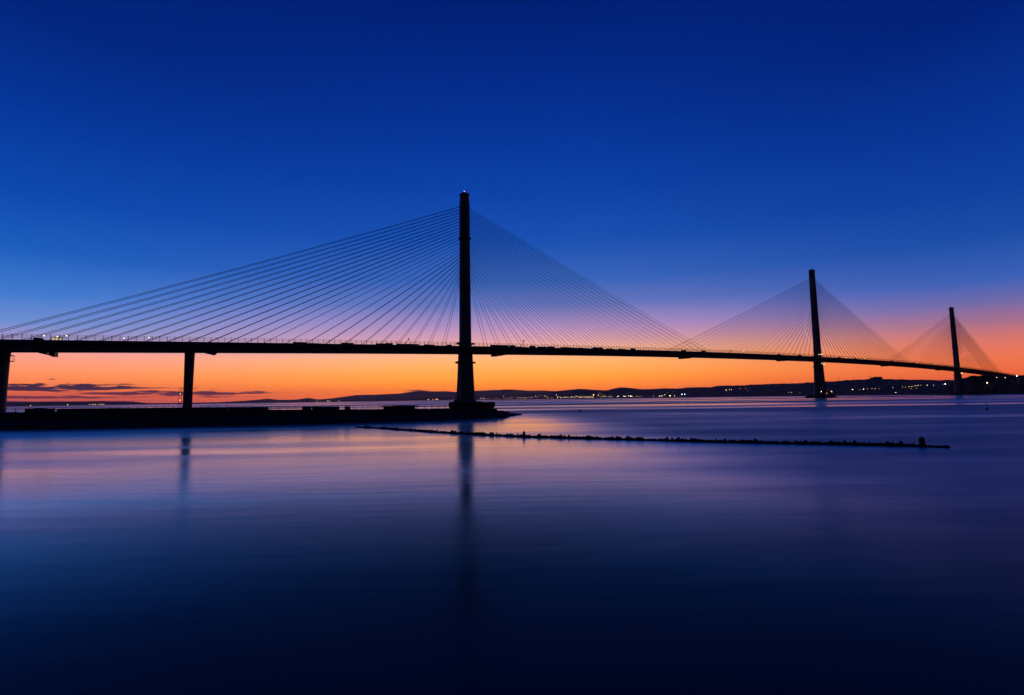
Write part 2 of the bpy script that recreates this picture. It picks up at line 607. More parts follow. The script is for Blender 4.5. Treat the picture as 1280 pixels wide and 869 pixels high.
# ------------------------------------------------------------------ the bridge
T1 = Vector((-44.14, 493.68, 0))
BRG = 0.9787397
DT = Vector((math.sin(BRG), math.cos(BRG), 0))          # along the deck
DO = Vector((math.cos(BRG), -math.sin(BRG), 0))         # across, towards the shore we stand on
RZ = math.pi / 2 - BRG                                  # local x -> along the deck
TOWER_T = (0.0, 660.05, 1298.0)
TOWER_H = (205.4, 213.0, 203.6)
_pt = [(-700, 33), (-480, 39.7), (-316, 45.1), (-281, 46.2), (-223, 47.8), (-138, 50.6), (-40, 53.7), (99, 57.6), (287, 61.4), (479, 64.0), (626, 64.9),
       (841, 64.7), (1050, 64.0), (1232, 61.8), (1350, 58.8), (1466, 54.6), (1600, 50.0), (1700, 46.0)]
_poly = np.polyfit([a for a, _ in _pt], [b for _, b in _pt], 5)


def road_z(t):
    return float(np.polyval(_poly, t)) - 1.0


def at(t, off=0.0, z=0.0):
    p = T1 + DT * t + DO * off
    return Vector((p.x, p.y, z))


T_MIN, T_MAX = -620.0, 1680.0
bridge = thing('cable_stayed_bridge', 'long cable-stayed road bridge with three slender towers and fans of stay cables', 'bridge', tuple(T1))


def place(name, me, t, off, z, parent, rz=0.0):
    """child of the bridge at bridge coordinates"""
    p = at(t, off, z) - T1
    return link(name, me, parent, tuple(p), RZ + rz)


# deck: trapezoidal box girder with cantilevered edges
SEC = [(19.9, 0.0), (19.9, -0.55), (10.8, -2.1), (9.8, -4.4), (-9.8, -4.4), (-10.8, -2.1), (-19.9, -0.55), (-19.9, 0.0)]
m = MB()
rings = []
t = T_MIN
while t <= T_MAX + 0.1:
    z = road_z(t)
    rings.append([tuple(at(t, o, z + dz) - T1) for o, dz in SEC])
    t += 20.0
m.rings(rings)
deck = m.build('deck', DECKSTEEL, bridge)


def swept(off, dz, w, h, name, mat, parent, t0=T_MIN, t1=T_MAX):
    m = MB()
    rings = []
    t = t0
    while t <= t1 + 0.01:
        z = road_z(t) + dz
        rings.append([tuple(at(t, off + a, z + b) - T1) for a, b in ((w / 2, 0), (-w / 2, 0), (-w / 2, h), (w / 2, h))])
        t += 20.0
    m.rings(rings)
    return m.build(name, mat, parent)


for sgn in (1, -1):
    swept(19.55 * sgn, 0.004, 0.5, 0.8, 'parapet', CONCRETE, deck)
    for dz in (1.6, 2.3, 3.0, 3.75):
        swept(19.62 * sgn, dz, 0.12, 0.12, 'wind_shield_rail', DARKSTEEL, deck)
for off in (-4.6, 4.6):
    swept(off, 0.004, 0.4, 0.9, 'median_barrier', CONCRETE, deck)
for o1 in (-8.5, 8.5):
    swept(o1, -4.7, 0.5, 0.3, 'gantry_track', DARKSTEEL, deck)

post_me = MB().box((0, 0, 1.6), (0.26, 0.3, 3.2)).box((0, 0, 3.23), (0.34, 0.36, 0.06)).mesh('wind_shield_post', DARKSTEEL)
STEP = 4.2
posts = [(t, o) for o in (19.62, -19.62) for t in np.arange(T_MIN + 2, T_MAX, STEP)]
posts.sort(key=lambda q: (0 if -345 < q[0] < 1500 else 1, (at(q[0], q[1]) - Vector((0, 0, 0))).length))
for t, o in posts[:300]:
    place('wind_shield_post', post_me, t, o, road_z(t) + 0.804, deck)
m = MB()
for t, o in posts[300:]:
    p = at(t, o, road_z(t) + 0.804) - T1
    m.box((p.x, p.y, p.z + 1.6), (0.26, 0.3, 3.2), RZ)
tag(m.build('wind_shield_post_run', DARKSTEEL, deck), kind='stuff')


# towers
def octagon(a, c, z, ch=0.2):
    k = min(a, c) * ch
    x, y = a / 2, c / 2
    pts = [(x, -y + k), (x, y - k), (x - k, y), (-x + k, y), (-x, y - k), (-x, -y + k), (-x + k, -y), (x - k, -y)]
    return [(px, py, z) for px, py in pts]


def lamp_mesh(r=0.35):
    return MB().lathe([(r * 0.5, -r), (r, -r * 0.4), (r, r * 0.4), (r * 0.5, r)], 8)


towers = []
for i, (tt, H) in enumerate(zip(TOWER_T, TOWER_H)):
    zd = road_z(tt)
    zs = [(-3, 18.0, 19.5), (3.4, 18.0, 19.5), (6.5, 14.6, 15.6), (zd * 0.5, 13.0, 13.4), (zd - 5, 11.6, 11.6), (zd, 11.0, 11.0), (zd + 1.0, 9.9, 9.9),
          (zd + (H - zd) * 0.35, 9.2, 9.2), (zd + (H - zd) * 0.7, 8.4, 8.4), (H - 1.4, 7.7, 7.7)]
    m = MB().rings([octagon(a, c, z) for z, a, c in zs])
    tw = place('tower', m.mesh('tower', CONCRETE), tt, 0, 0, bridge)
    towers.append(tw)
    # crown: cap slab, guard rail, hatch
    MB().box((0, 0, H - 0.95), (8.0, 8.0, 0.9)).build('cap_slab', CONCRETE, tw)
    g = MB()
    for sx in (-3.2, 0, 3.2):
        for sy in (-3.2, 0, 3.2):
            if sx or sy:
                g.box((sx, sy, H + 0.1), (0.1, 0.1, 1.2))
    for zz in (H + 0.2, H + 0.7):
        g.box((0, -3.2, zz), (6.5, 0.08, 0.08)).box((0, 3.2, zz), (6.5, 0.08, 0.08)).box((-3.2, 0, zz), (0.08, 6.5, 0.08)).box((3.2, 0, zz), (0.08, 6.5, 0.08))
    g.build('guard_rail', DARKSTEEL, tw)
    MB().rings([octagon(3.6, 3.6, H - 0.5), octagon(3.4, 3.4, H + 1.0), octagon(2.0, 2.0, H + 1.6)]).build('roof_hatch', DARKSTEEL, tw)
    MB().tube([(1.4, -1.2, H + 1.0), (1.4, -1.2, H + 3.2)], 0.07, 6).build('lightning_rod', DARKSTEEL, tw)
    if i == 0:
        lamp_mesh(0.5).build('aviation_lamp', G_RED, tw, (-1.5, -2.6, H + 1.3))
    # cable anchor strip on both faces
    for s in (-1, 1):
        MB().box((s * 3.9, 0, (H + zd) / 2 + 28), (0.5, 5.6, (H - zd) * 0.52)).build('anchor_strip', CONCRETE, tw)
    # work platforms around the shaft
    levels = [(zd + 4.5, 9.8, 3.6), (zd - 13.5, 11.9, 3.2), (H - 45, 8.4, 1.2)]
    for zl, w, ext in levels:
        pf = MB()
        e = w / 2 + ext
        for s in (-1, 1):
            pf.box((s * (w / 2 + ext / 2), 0, zl), (ext, w * 0.7, 0.55))
            pf.box((s * (e - 0.7), 0, zl + 0.85), (1.1, w * 0.45, 1.1))
            pf.box((0, s * (w / 2 + 0.8), zl + 0.004), (w, 1.6, 0.5))
            for yy in (-w * 0.3, 0, w * 0.3):
                pf.box((s * e, yy, zl + 0.7), (0.1, 0.1, 1.2))
            pf.box((s * e, 0, zl + 1.25), (0.1, w * 0.7, 0.1))
            pf.tube([(s * (w / 2 - 0.2), 0, zl - ext * 0.5), (s * e, 0, zl - 0.1)], 0.14, 5)
        pf.build('work_platform', DARKSTEEL, tw)
    # access hoist mast
    if i > 0:
        x0 = -8.4 if i == 1 else 7.2
        top = zd - 2 if i == 1 else H - 6
        hm = MB()
        b0 = 6 if i == 1 else zd
        for dx, dy in ((-0.4, -0.4), (0.4, -0.4), (0.4, 0.4), (-0.4, 0.4)):
            hm.tube([(x0 + dx, dy, b0), (x0 + dx, dy, top)], 0.09, 4)
        zz = b0
        while zz < top - 3:
            hm.tube([(x0 - 0.4, -0.4, zz), (x0 + 0.4, 0.4, zz + 3)], 0.05, 4)
            zz += 3
        hm.build('hoist_mast', DARKSTEEL, tw)
    # foundation
    if i == 0:
        fd = MB().lathe([(15.0, -4), (15.0, 4.0), (14.2, 4.0), (14.2, 3.2)], 40)
        f_ = fd.build('foundation', RUST, tw)
        rb = MB()
        for kk in range(40):
            th = 2 * math.pi * kk / 40
            rb.box((15.15 * math.cos(th), 15.15 * math.sin(th), 0.1), (0.5, 0.9, 7.9), th)
        rb.build('sheet_pile_rib', RUST, f_)
    elif i == 1:
        MB().rings([octagon(50, 34, -3), octagon(48, 32, 2.2), octagon(46, 30, 3.4)]).build('foundation', ROCK, tw)
    else:
        MB().rings([octagon(34, 34, -3), octagon(34, 34, 3.5)]).build('foundation', RUST, tw)

# stay cables: two planes, 24 cables a side
N_CAB = 24
for i, tt in enumerate(TOWER_T):
    H = TOWER_H[i]
    for plane in (-1, 1):
        for side in (-1, 1):
            for kk in range(N_CAB):
                dk = 23.5 + 15.5 * kk
                if kk > 10 and ((i == 0 and side < 0) or (i == 2 and side > 0)):
                    dk = 178.5 + 12.4 * (kk - 10)      # closer anchors over the back span
                td = tt + side * dk
                zt = (H - 81) + (67.2 / (N_CAB - 1)) * kk
                a = at(tt + side * 4.2, plane * 1.6, zt)
                b = at(td, plane * 3.1, road_z(td) + 0.2)
                L = (b - a).length
                sag = L * L * 0.000012
                pts = []
                for q in (0, 0.25, 0.5, 0.75, 1.0):
                    p = a.lerp(b, q)
                    p.z -= sag * 4 * q * (1 - q)
                    pts.append(tuple(p - T1))
                MB().tube(pts, 0.17, 5).build('stay_cable', CABLE, bridge)

# piers of the side span
for tp, a, c in ((-222.0, 6.0, 6.6), (-318.5, 6.4, 7.0), (-407.0, 6.4, 7.0), (1522.0, 6.0, 7.0)):
    zt = road_z(tp) - 4.55
    sc_ = 1.0
    m = MB().rings([octagon(a * 0.92, c * 0.96, -3), octagon(a * 0.93, c * 0.97, zt * 0.4), octagon(a, c, zt - 3.5), octagon(a * 1.04, c * 1.3, zt - 0.25)])
    pr = place('pier', m.mesh('pier', CONCRETE), tp, 0, 0, bridge)
    for o in (-2.4, 2.4):
        MB().box((0, o, zt - 0.02), (1.4, 1.4, 0.4)).build('bearing', DARKSTEEL, pr)
    MB().rings([octagon(16, 20, -3), octagon(16, 20, 2.6)]).build('pile_cap', CONCRETE, pr)
    if tp > -230 and tp < 0:
        pf = MB()
        for s in (-1, 1):
            pf.box((s * (a / 2 + 0.9), 0, 17.0), (1.9, 3.6, 0.22))
            pf.box((s * (a / 2 + 1.8), 0, 18.1), (0.1, 3.6, 0.1))
            for yy in (-1.7, 1.7):
                pf.box((s * (a / 2 + 1.8), yy, 17.6), (0.1, 0.1, 1.1))
        pf.build('work_platform', DARKSTEEL, pr)
        sc2 = MB()
        x0 = -a / 2 - 1.6
        for dx in (-0.8, 0.8):
            for dy in (-1.2, 1.2):
                sc2.tube([(x0 + dx, dy, 2.6), (x0 + dx, dy, 17)], 0.08, 4)
        for q in range(7):
            z0 = 2.8 + q * 2
            sc2.tube([(x0 - 0.8, 1.2 * (-1) ** q, z0), (x0 + 0.8, 1.2 * (-1) ** (q + 1), z0 + 2)], 0.07, 4)
            sc2.box((x0, 0, z0), (1.6, 2.4, 0.08))
        sc2.build('scaffold_stair', DARKSTEEL, pr)
        for zz in (8.6, 13.0):
            lamp_mesh(0.22).build('stair_lamp', G_SITE, pr, (x0, -1.35, zz))
    elif tp < 0:
        pf = MB()
        for s in (-1, 1):
            pf.box((s * (a / 2 + 1.0), 0, zt - 6), (2.0, 5.0, 0.3)).box((s * (a / 2 + 1.0), 0, zt - 2.6), (2.0, 5.0, 0.3))
            pf.box((s * (a / 2 + 1.9), 0, zt - 4.8), (0.1, 5.0, 0.1))
            for yy in (-2, 2):
                pf.box((s * (a / 2 + 1.8), yy, zt - 4.3), (0.14, 0.14, 3.2))
        pf.build('work_platform', DARKSTEEL, pr)

# ------------------------------------------------------------------ inspection gantries hung below the deck


def gantry(t, L, D, label, wedge=1):
    z = road_z(t) - 4.4
    root = thing('inspection_gantry', label, 'gantry', tuple(at(t, -2, z)), RZ, 'gantries hung below the deck')
    body = MB()
    for y in (-7.5, 7.5):
        pts = [(-L / 2 * wedge, 0, -0.4), (L / 2 * wedge, 0, -D), (L / 2 * wedge, 0, -0.4)]
        for a, b in ((0, 1), (1, 2), (2, 0)):
            pa, pb = Vector(pts[a]), Vector(pts[b])
            pa.y = pb.y = y
            body.tube([pa, pb], 0.16, 5)
    body.build('truss', DARKSTEEL, root)
    fl = MB()
    fl.add([(-L / 2 * wedge, -8, -0.5), (L / 2 * wedge, -8, -D), (L / 2 * wedge, 8, -D), (-L / 2 * wedge, 8, -0.5),
            (-L / 2 * wedge, -8, -0.35), (L / 2 * wedge, -8, -D + 0.4), (L / 2 * wedge, 8, -D + 0.4), (-L / 2 * wedge, 8, -0.35)],
           [(0, 1, 2, 3), (7, 6, 5, 4), (0, 4, 5, 1), (1, 5, 6, 2), (2, 6, 7, 3), (3, 7, 4, 0)])
    fl.build('walkway_floor', DARKSTEEL, root)
    MB().box((L / 2 * wedge * 0.75, 0, -D * 0.5 - 0.1), (L * 0.28, 15.6, D * 0.9)).build('equipment_box', DARKSTEEL, root)
    for x in (-L * 0.3, L * 0.3):
        for y in (-6.5, 6.5):
            MB().box((x, y, -0.2), (0.35, 0.35, 0.6)).build('hanger', DARKSTEEL, root)
    return root


gantry(-299, 9.5, 2.9, 'wedge-shaped inspection gantry under deck beside the outermost visible pier')
gantry(-209, 6.5, 1.7, 'small box gantry hanging under deck just past the slender side pier')
gantry(42, 15, 2.3, 'wedge gantry under deck just past the tallest-looking tower', -1)
gantry(330, 19, 2.3, 'inspection gantry under deck midway between the two taller-looking towers', -1)
gantry(560, 15, 1.8, 'inspection gantry under deck just before the lamp-lit middle tower', -1)
gantry(930, 22, 2.0, 'inspection gantry under deck midway along the span to the last tower', -1)
gantry(1200, 16, 1.6, 'inspection gantry under deck just before the last tower')

# ------------------------------------------------------------------ things standing on the deck


def on_deck(name, label, cat, t, off, rz=0.0, group=None):
    return thing(name, label, cat, tuple(at(t, off, road_z(t) + 0.006)), RZ + rz, group)


cont_body = MB().box((0, 0, 1.36), (6.0, 2.4, 2.4)).mesh('container_body', CABIN)
cont_ribs = MB()
for q in range(11):
    cont_ribs.box((-2.75 + q * 0.55, -1.23, 1.36), (0.2, 0.06, 2.2)).box((-2.75 + q * 0.55, 1.23, 1.36), (0.2, 0.06, 2.2))
cont_ribs = cont_ribs.mesh('side_rib', DARKSTEEL)
cont_foot = MB().box((0, 0, 0.08), (0.5, 2.2, 0.16)).mesh('skid', DARKSTEEL)
cont_top = MB().box((0, 0, 2.62), (6.1, 2.5, 0.12)).mesh('roof', DARKSTEEL)
for t in (-124, -80, 22, 29, 36, 44, 62, 68, 93, 152, 160, 210, 300, 340, 520, 575, 700, 760, 905, 1010, 1180):
    o = on_deck('site_container', 'dark ribbed site container on the deck ' + ('short of the tallest-looking tower' if t < 0 else 'close past the tallest-looking tower' if t < 110 else 'between tallest-looking tower and crossing of cable fans' if t < 260 else 'under the crossing cable fans' if t < 400 else 'just short of the middle tower' if t < 660 else 'between the middle and last towers'), 'container', t, random.choice((14.5, 13, -13, 15)), 0, 'site containers on the deck')
    link('container_body', cont_body, o)
    link('side_rib', cont_ribs, o)
    link('roof', cont_top, o)
    for x in (-2, 2):
        link('skid', cont_foot, o, (x, 0, 0))

stack_panel = MB().box((0, 0, 0), (9.5, 2.0, 0.3)).mesh('panel', DARKSTEEL)
for t in (-152, -141, -116, -88, -70, -60, -45, 52, 78, 86, 108, 118, 130, 140, 172, 190):
    o = on_deck('panel_stack', 'flat stack of long panels along the deck edge ' + ('short of the tallest-looking tower' if t < 0 else 'past the tallest-looking tower'), 'panel stack', t, 17.3, 0, 'panel stacks along the deck edge')
    for q in range(random.choice((4, 5, 6))):
        link('panel', stack_panel, o, (random.uniform(-.2, .2), random.uniform(-.08, .08), 0.17 + q * 0.305))


def boom_lift(t, off, ang, label):
    o = on_deck('boom_lift', label, 'boom lift', t, off, 0, 'boom lifts on the deck')
    MB().box((0, 0, 0.95), (3.0, 2.2, 0.9)).build('chassis', ORANGE, o)
    for x in (-1.1, 1.1):
        for y in (-1.1, 1.1):
            w = MB().tube([(x, y - 0.16, 0.5), (x, y + 0.16, 0.5)], 0.5, 12)
            w.build('wheel', DARKSTEEL, o)
    ex, ez = math.cos(ang), math.sin(ang)
    MB().tube([(-0.8, 0, 1.4), (-0.8 + 6.5 * ex, 0, 1.4 + 6.5 * ez)], [0.28, 0.18], 6).build('boom', ORANGE, o)
    MB().box((-0.8 + 6.7 * ex, 0, 1.5 + 6.5 * ez), (0.9, 1.6, 0.15)).box((-0.8 + 7.1 * ex, 0, 2.1 + 6.5 * ez), (0.1, 1.6, 1.1)).box((-0.8 + 6.3 * ex, 0, 2.1 + 6.5 * ez), (0.1, 1.6, 1.1)).build('basket', DARKSTEEL, o)


boom_lift(-66, 12, 0.8, 'boom lift with raised arm on the deck short of the tallest-looking tower')
boom_lift(57, 12, 1.1, 'boom lift with steep arm on deck just past the tallest-looking tower')
boom_lift(402, 10, 0.5, 'boom lift with low arm on deck where two cable fans cross')


def van(t, off, label):
    o = on_deck('parked_van', label, 'van', t, off, 0, 'vans on the deck')
    prof = [(-2.7, 0.5), (2.7, 0.5), (2.7, 1.1), (1.9, 1.35), (1.2, 2.25), (-2.7, 2.3)]
    m = MB().rings([[(x, -0.95, z) for x, z in prof], [(x, 0.95, z) for x, z in prof]])
    b = m.build('body', CABIN, o)
    ws = MB().add([(1.92, -0.8, 1.36), (1.92, 0.8, 1.36), (1.26, 0.75, 2.22), (1.26, -0.75, 2.22)], [(0, 1, 2, 3)])
    ws.build('windscreen', DARKSTEEL, o)
    for x in (-1.7, 1.7):
        for y in (-0.85, 0.85):
            MB().tube([(x, y - 0.12, 0.36), (x, y + 0.12, 0.36)], 0.36, 12).build('wheel', DARKSTEEL, o)


van(-23, 13, 'dark van parked on deck tight against the tallest-looking tower')
van(-300, 16, 'dark van parked on deck above the outermost gantry')


def site_light(t, off, label, h=3.6, panel=False, power=G_SITE):
    o = on_deck('lighting_tower' if not panel else 'lit_site_cabin', label, 'site light' if not panel else 'cabin', t, off, 0, 'lights on the deck')
    if panel:
        MB().box((0, 0, 1.4), (5.0, 2.4, 2.5)).build('cabin_body', CABIN, o)
        MB().box((0, 0, 2.75), (5.3, 2.7, 0.16)).build('roof', DARKSTEEL, o)
        for x in (-1.6, 0, 1.6):
            MB().box((x, -1.22, 1.6), (1.25, 0.05, 1.5)).build('lit_window', G_PANEL, o)
        MB().lathe([(0.15, 0), (0.42, 0.1), (0.42, 0.4), (0.15, 0.5)], 8).build('roof_lamp', G_SITE, o, (0.3, -1.4, 2.9))
    else:
        MB().box((0, 0, 0.5), (1.6, 1.1, 0.7)).box((0, 0, 0.1), (2.0, 0.2, 0.12)).box((0, 0, 0.12), (0.2, 1.6, 0.14)).build('generator_base', ORANGE, o)
        MB().tube([(0, 0, 0.8), (0, 0, h)], 0.08, 6).build('mast', DARKSTEEL, o)
        for y in (-0.42, 0.42):
            MB().box((0, y, h + 0.12), (0.5, 0.6, 0.5)).build('lamp_head', power, o)


site_light(-292, 16, 'lit white site cabin with glowing windows on the deck', panel=True)
site_light(-298, 17, 'lit lamp mast beside the dark van on deck', 3.4)
site_light(-287.5, 17, 'lit lamp mast on deck just past the lit cabin', 3.6)
site_light(-259, 17, 'lit lamp mast on deck between lit cabin and slender side pier', 2.6)
site_light(-246, 17, 'lit lamp mast on deck shortly before the slender side pier', 3.2)
site_light(426, 16, 'lit lamp mast on deck between the crossing cable fans', 3.4)
site_light(760, 16, 'lit lamp mast on deck beyond the lamp-lit middle tower', 3.4)
site_light(722, 16, 'low lit lamp mast on deck close beyond the lamp-lit middle tower', 2.2)
site_light(790, 16, 'lit lamp mast on deck farther beyond the lamp-lit middle tower', 3.0)
site_light(1020, 16, 'lit lamp mast on deck midway towards the last tower', 3.0)
site_light(1120, 16, 'lit lamp mast on deck not far before the last tower', 3.0)

# lamps fixed to the two far towers
for i, pts in ((1, ((-5.8, -5.0, 6.4), (-2.2, -6.6, 6.8), (0.2, -6.6, 6.2), (-2.0, -6.9, -8.2), (4.2, -6.9, -10.0), (5.6, -6.6, -2.8))),
               (2, ((0.8, -6.9, -9.4), (3.0, -6.9, -9.2)))):
    zd = road_z(TOWER_T[i])
    for x, y, dz in pts:
        o = MB().box((0, 0.3, 0.35), (0.3, 0.7, 0.12))
        br = o.build('lamp_bracket', DARKSTEEL, towers[i], (x, y, zd + dz))
        lamp_mesh(0.7 if i == 2 else 0.5).build('flood_lamp', G_SITE, br, (0, -0.1, -0.2))

# ------------------------------------------------------------------ site gear on the rock round the middle tower
ROCKC = at(TOWER_T[1])


def mast_lamp(name, label, cat, loc, h, glow, r=0.5, group=None, arms=True):
    o = thing(name, label, cat, loc, random.uniform(0, 3), group)
    MB().tube([(0, 0, 0), (0, 0, h)], [0.18, 0.09], 6).build('post', DARKSTEEL, o)
    MB().box((0, 0, h + 0.05), (1.8, 0.12, 0.12)).build('crossarm', DARKSTEEL, o)
    lamp_mesh(r).build('lamp_head', glow, o, (0, 0, h + r * 0.9))
    return o


for q, (u, v, h) in enumerate(((-15, 9, 6.5), (17, 10, 6.0), (8, 13, 7.0), (-6, 13, 3.5), (20, 4, 3.2))):
    p = at(TOWER_T[1] + u, v, 3.38)
    mast_lamp('rock_lamp', 'lit lamp mast on the rock base of the middle tower', 'lamp', tuple(p), h, (G_WHITE, G_WARM, G_DIM, G_DIM, G_WARM)[q], 0.34, 'lamps on the tower rock')
for q, (u, v, lv) in enumerate(((-16, 5, 0), (-16, 5, 1), (15, 8, 0), (15, 8, 1), (22, 7, 0), (9, 11, 0), (20, -6, 0), (-18, -6, 0))):
    o = thing('site_hut', ('dark site hut stacked on another hut on the rock of the middle tower' if lv else 'dark site hut standing on the rock base of the middle tower'), 'hut',
              tuple(at(TOWER_T[1] + u, v, 3.39 + lv * 2.69)), RZ + 0.1 * (u % 3 - 1), 'huts on the tower rock')
    link('hut_body', cont_body, o)
    link('roof', cont_top, o)
    for x in (-2, 2):
        link('skid', cont_foot, o, (x, 0, 0))

# ------------------------------------------------------------------ breakwater
BW = [Vector((-330, 100, 0)), Vector((-235, 128, 0)), Vector((-150, 146, 0)), Vector((-100, 153, 0)), Vector((-60, 160, 0)), Vector((-28, 170, 0)), Vector((-8, 184, 0))]
BW_W = 9.0


def bw_z(p):
    return float(np.interp(p.x, (-150, -100, -60, -28, -8), (4.35, 4.15, 3.7, 3.25, 3.1)))



def bw_pt(s):
    """point and direction at arc length s"""
    for a, b in zip(BW[:-1], BW[1:]):
        L = (b - a).length
        if s <= L:
            return a.lerp(b, s / L), (b - a).normalized()
        s -= L
    return BW[-1].copy(), (BW[-1] - BW[-2]).normalized()


BW_LEN = sum((b - a).length for a, b in zip(BW[:-1], BW[1:]))
bw = thing('breakwater', 'long dark stone breakwater crossing in front of the bridge', 'breakwater', (0, 0, 0))
m = MB()
rings = []
ns = 60
for i in range(ns + 1):
    p, d = bw_pt(BW_LEN * i / ns)
    nrm = Vector((-d.y, d.x, 0))
    j = [0.3 * fbm(i * 0.7, q * 3.1, 6.0) for q in range(8)]
    rings.append([tuple(p - nrm * (BW_W / 2 + 7.0 + 2 * j[0]) + Vector((0, 0, -1.5))), tuple(p - nrm * (BW_W / 2 + 3.2 + 2 * j[1]) + Vector((0, 0, bw_z(p) * 0.34 + j[2]))),
                  tuple(p - nrm * (BW_W / 2 + 0.3) + Vector((0, 0, bw_z(p) - 1.4 + j[3]))), tuple(p - nrm * (BW_W / 2) + Vector((0, 0, bw_z(p)))),
                  tuple(p + nrm * (BW_W / 2) + Vector((0, 0, bw_z(p)))), tuple(p + nrm * (BW_W / 2 + 6) + Vector((0, 0, -1.5)))])
m.rings(rings)
m.build('mound', STONE, bw)
# coping stones along the near edge
cop = MB().box((0, 0, 0), (2.9, 0.9, 0.36)).mesh('coping_stone', STONE)
s = 60.0
while s < BW_LEN - 2:
    p, d = bw_pt(s)
    nrm = Vector((-d.y, d.x, 0))
    q = p - nrm * (BW_W / 2 - 0.5)
    link('coping_stone', cop, bw, (q.x, q.y, bw_z(q) + 0.17 + random.uniform(-.03, .04)), math.atan2(d.y, d.x) + random.uniform(-.01, .01))
    s += 3.0


def rock_mesh(seed, r=1.0):
    rs = random.Random(seed)
    m = MB()
    n1, n2 = 8, 5
    rings = []
    for i in range(n2 + 1):
        ph = math.pi * (i + 0.25) / (n2 + 0.5)
        rings.append([(r * math.sin(ph) * math.cos(2 * math.pi * k / n1) * rs.uniform(0.75, 1.2),
                       r * math.sin(ph) * math.sin(2 * math.pi * k / n1) * rs.uniform(0.75, 1.2),
                       -r * 0.7 * math.cos(ph) * rs.uniform(0.85, 1.15)) for k in range(n1)])
    return m.rings(rings).mesh('boulder', ROCK)


rock_me = [rock_mesh(k) for k in range(7)]
tip, tdir = bw_pt(BW_LEN)
tipn = Vector((-tdir.y, tdir.x, 0))
end = ground(649, 518.5)
rs = random.Random(3)
for q in range(150):
    f = rs.random() ** 0.8
    base = tip.lerp(end, f)
    w = (1 - f) * 5.5 + 0.9
    p = base + tipn * rs.uniform(-w, w)
    zt = 2.3 * (1 - f) ** 0.8 * rs.uniform(0.45, 1.0)
    o = link('boulder', rs.choice(rock_me), bw, (p.x, p.y, max(0.0, zt - 0.3)), rs.uniform(0, 6))
    k = rs.uniform(0.5, 1.15) * (1.15 - 0.35 * f)
    o.scale = (k * rs.uniform(0.9, 1.4), k, k * rs.uniform(0.7, 1.1))
for q in range(148):
    s = rs.uniform(150, BW_LEN)
    p, d = bw_pt(s)
    nrm = Vector((-d.y, d.x, 0))
    v = rs.uniform(1.5, 7.2)
    p = p - nrm * (BW_W / 2 + v)
    o = link('boulder', rs.choice(rock_me), bw, (p.x, p.y, max(0.1, 2.0 - 0.35 * v)), rs.uniform(0, 6))
    k = rs.uniform(0.6, 1.6)
    o.scale = (k * rs.uniform(0.9, 1.4), k, k * 0.8)

# railing along the breakwater: posts and rails, and closed hoarding bays


def s_at_px(px):
    lo, hi = 0.0, BW_LEN
    for _ in range(40):
        mid_ = (lo + hi) / 2
        p, d = bw_pt(mid_)
        az = math.degrees(math.atan2(p.x, p.y))
        if az < az_el(px, 510)[0]:
            lo = mid_
        else:
            hi = mid_
    return lo


rail = thing('railing', 'long post and rail fence on top of the breakwater', 'railing', (0, 0, 0))
rp = MB().box((0, 0, 0.7), (0.10, 0.10, 1.4)).mesh('post', DARKSTEEL)
s = 70.0
pp = []
while s < BW_LEN - 6:
    p, d = bw_pt(s)
    nrm = Vector((-d.y, d.x, 0))
    q = p - nrm * 0.5
    pp.append(q + Vector((0, 0, bw_z(p))))
    link('post', rp, rail, tuple(q + Vector((0, 0, bw_z(p) - 0.01))), math.atan2(d.y, d.x))
    s += 2.4
for h in (0.5, 0.95, 1.38):
    MB().tube([p + Vector((0, 0, h)) for p in pp], 0.04, 4).build('rail', DARKSTEEL, rail)

bay = MB().box((0, 0, 0.62), (2.3, 0.08, 1.24)).mesh('board_panel', TIMBER)


def hoarding(px0, px1, label, h=1.0):
    s0, s1 = s_at_px(px0), s_at_px(px1)
    n = max(1, round((s1 - s0) / 2.4))
    p0, d0 = bw_pt((s0 + s1) / 2)
    root = thing('hoarding', label, 'hoarding', (0, 0, 0), 0, 'hoardings on the breakwater')
    for i in range(n):
        s = s0 + (i + 0.5) * (s1 - s0) / n
        p, d = bw_pt(s)
        nrm = Vector((-d.y, d.x, 0))
        q = p - nrm * 1.6
        o = link('board_panel', bay, root, (q.x, q.y, bw_z(p) - 0.01), math.atan2(d.y, d.x))
        o.scale = ((s1 - s0) / n / 2.36, 1, h * random.uniform(0.96, 1.04))
        e = p + d * ((s1 - s0) / n / 2) - nrm * 1.5
        link('hoarding_post', rp, root, (e.x, e.y, bw_z(p) - 0.01), math.atan2(d.y, d.x)).scale = (1.3, 1.3, h)
    return root


hoarding(76, 186.3, 'longest closed timber hoarding on breakwater, left open towards the outer pier', 0.92)
hoarding(186.9, 285.4, 'timber hoarding on breakwater passing in front of the slender pier', 0.9)
hoarding(286.6, 337, 'timber hoarding on breakwater beyond the slender pier, next to the open rail', 0.9)
hoarding(379, 424, 'short timber hoarding on breakwater standing alone between stretches of open rail', 0.92)

# wide shelter with posts
sp0, sd0 = bw_pt(s_at_px(499))
sn = Vector((-sd0.y, sd0.x, 0))
q = sp0 - sn * 1.8
o = thing('open_shelter', 'long low open-sided shelter with flat roof on the breakwater', 'shelter', (q.x, q.y, bw_z(q)), math.atan2(sd0.y, sd0.x))
Ls = s_at_px(522) - s_at_px(476)
MB().box((0, 0, 1.28), (Ls, 1.7, 0.14)).build('roof', TIMBER, o)
MB().box((0, 0.7, 0.62), (Ls * 0.86, 0.06, 1.1)).build('back_panel', TIMBER, o)
for i in range(7):
    link('post', rp, o, (-Ls / 2 + 0.3 + i * (Ls - 0.6) / 6, -0.65, 0.0)).scale = (1, 1, 0.87)
MB().box((0, 0.3, 0.4), (Ls * 0.8, 0.5, 0.08)).build('bench', TIMBER, o)
